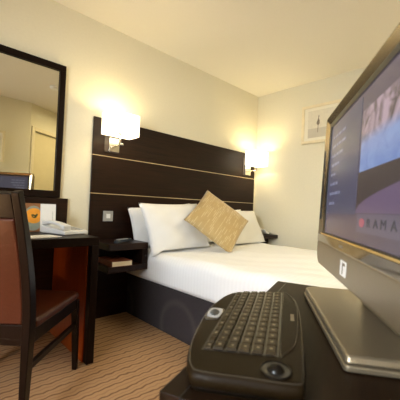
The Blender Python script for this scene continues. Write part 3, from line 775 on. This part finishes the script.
for r0, r1 in zip(R, R[1:]):
    for k in range(n): bm.faces.new((r0[k], r0[(k + 1) % n], r1[(k + 1) % n], r1[k]))
bm.faces.new(R[-1]); bm.faces.new(list(reversed(R[0])))
obj('case', bm, M['kb'], kbd, smooth=False)
for f in bpy.data.objects['case'].data.polygons: f.use_smooth = len(f.vertices) == 4
# key well: quad with corners from the case, keys laid out inside
KC = [(-.180, -.082), (-.172, .052), (.281, .094), (.240, -.043)]      # (x, w): near-left, near-right, far-right, far-left
def kq(a, b):
    """a 0..1 near to far, b 0..1 left to right"""
    p0 = Vector(KC[0]).lerp(Vector(KC[3]), a); p1 = Vector(KC[1]).lerp(Vector(KC[2]), a); q = p0.lerp(p1, b); return (q.x, -q.y)
bm = BM(); prism(bm, [kq(-.008, -.02), kq(-.008, 1.02), kq(.975, 1.02), kq(.975, -.02)], .0340, .0349, MK); obj('key_well', bm, M['black'], kbd)
rows = 6; cols = 14; Z0 = .0350
bands = [0, .125, .30, .475, .65, .825, 1.0]
for r in range(rows):
    for c in range(cols):
        a0 = c / cols * .96 + .0025; a1 = (c + 1) / cols * .96 - .0025; b0 = bands[r] + .010; b1 = bands[r + 1] - .016
        qs = [kq(a0, b0), kq(a0, b1), kq(a1, b1), kq(a1, b0)]
        bm = BM(); prism(bm, qs, Z0, Z0 + (.003 if r == 0 else .0055), MK, .14)
        k_ = obj('key', bm, M['key'], kbd, .0008)
        if r > 0 or c % 2 == 0:
            cx = sum(q[0] for q in qs) / 4; cy = sum(q[1] for q in qs) / 4; s = random.uniform(.0022, .0036)
            bm = BM(); box(bm, cx - s, cx + s, cy - s * .9, cy + s * .9, Z0 + (.0030 if r == 0 else .0055), Z0 + (.0033 if r == 0 else .0058), MK); obj('key_legend', bm, M['legend'], k_)
def kflat(name, pts, mat, z0, z1, par=None, inset=0, bev=0):
    bm = BM(); prism(bm, [(x, -w) for x, w in pts], z0, z1, MK, inset); return obj(name, bm, mat, par or kbd, bev)
# side panel on the right with a pale badge
sp_o = smooth_outline([(-.165, .058), (-.160, .066), (-.112, .090), (.034, .112), (.15, .122), (.22, .119), (.258, .108), (.276, .100), (.20, .092), (.03, .074)], 3)
kflat('side_panel', sp_o, M['kb'], .0345, .0362, None, .02, .0008)
bm = BM()
for (a, b) in zip(sp_o, sp_o[1:] + sp_o[:1]): cyl(bm, MK @ Vector((a[0], -a[1], .0358)), MK @ Vector((b[0], -b[1], .0358)), .0009, 6)
obj('panel_edge', bm, M['rim'], kbd)
kflat('badge', [(.015, .0935), (.015, .1025), (.062, .1065), (.062, .098)], M['legend'], .0362, .0367)
# silver launch button on the left
ob = kflat('launch_button_surround', smooth_outline([(-.030, -.104), (-.026, -.076), (.0, -.068), (.042, -.064), (.056, -.072), (.054, -.098), (.036, -.105), (.0, -.108)], 3), M['rim'], .0345, .0375, None, .05, .001)
kflat('launch_button', ell(.014, -.087, .024, .012), M['blue_black'], .0375, .0395, ob, .15)
kflat('button_ring', smooth_outline([(-.018, -.098), (-.018, -.076), (.0, -.071), (.032, -.069), (.047, -.074), (.046, -.095), (.034, -.101), (.0, -.103)], 3), M['pale_grey'], .0372, .0380, ob)
# trackball in its socket
sk = kflat('trackball_socket', ell(-.224, .046, .028, .024), M['black'], .0345, .0360)
bm = BM(); bmesh.ops.create_uvsphere(bm, u_segments=24, v_segments=16, radius=.015, matrix=MK @ Matrix.Translation((-.224, -.046, .0310))); obj('trackball', bm, M['kb_dark'], kbd, smooth=True)
bm = BM()
for k in range(28):
    a0 = 2 * math.pi * k / 28; a1 = 2 * math.pi * (k + 1) / 28
    cyl(bm, MK @ Vector((-.224 + .028 * math.cos(a0), -.046 + .024 * math.sin(a0), .0365)), MK @ Vector((-.224 + .028 * math.cos(a1), -.046 + .024 * math.sin(a1), .0365)), .0012, 6)
obj('socket_ring', bm, M['kb_dark'], kbd)
bm = BM()
rp = scaled(kpts, .972)
for k in range(len(rp)):
    a, b = rp[k], rp[(k + 1) % len(rp)]
    cyl(bm, MK @ Vector((a[0], a[1], .0330)), MK @ Vector((b[0], b[1], .0330)), .0012, 6)
obj('rim_trim', bm, M['rim'], kbd)
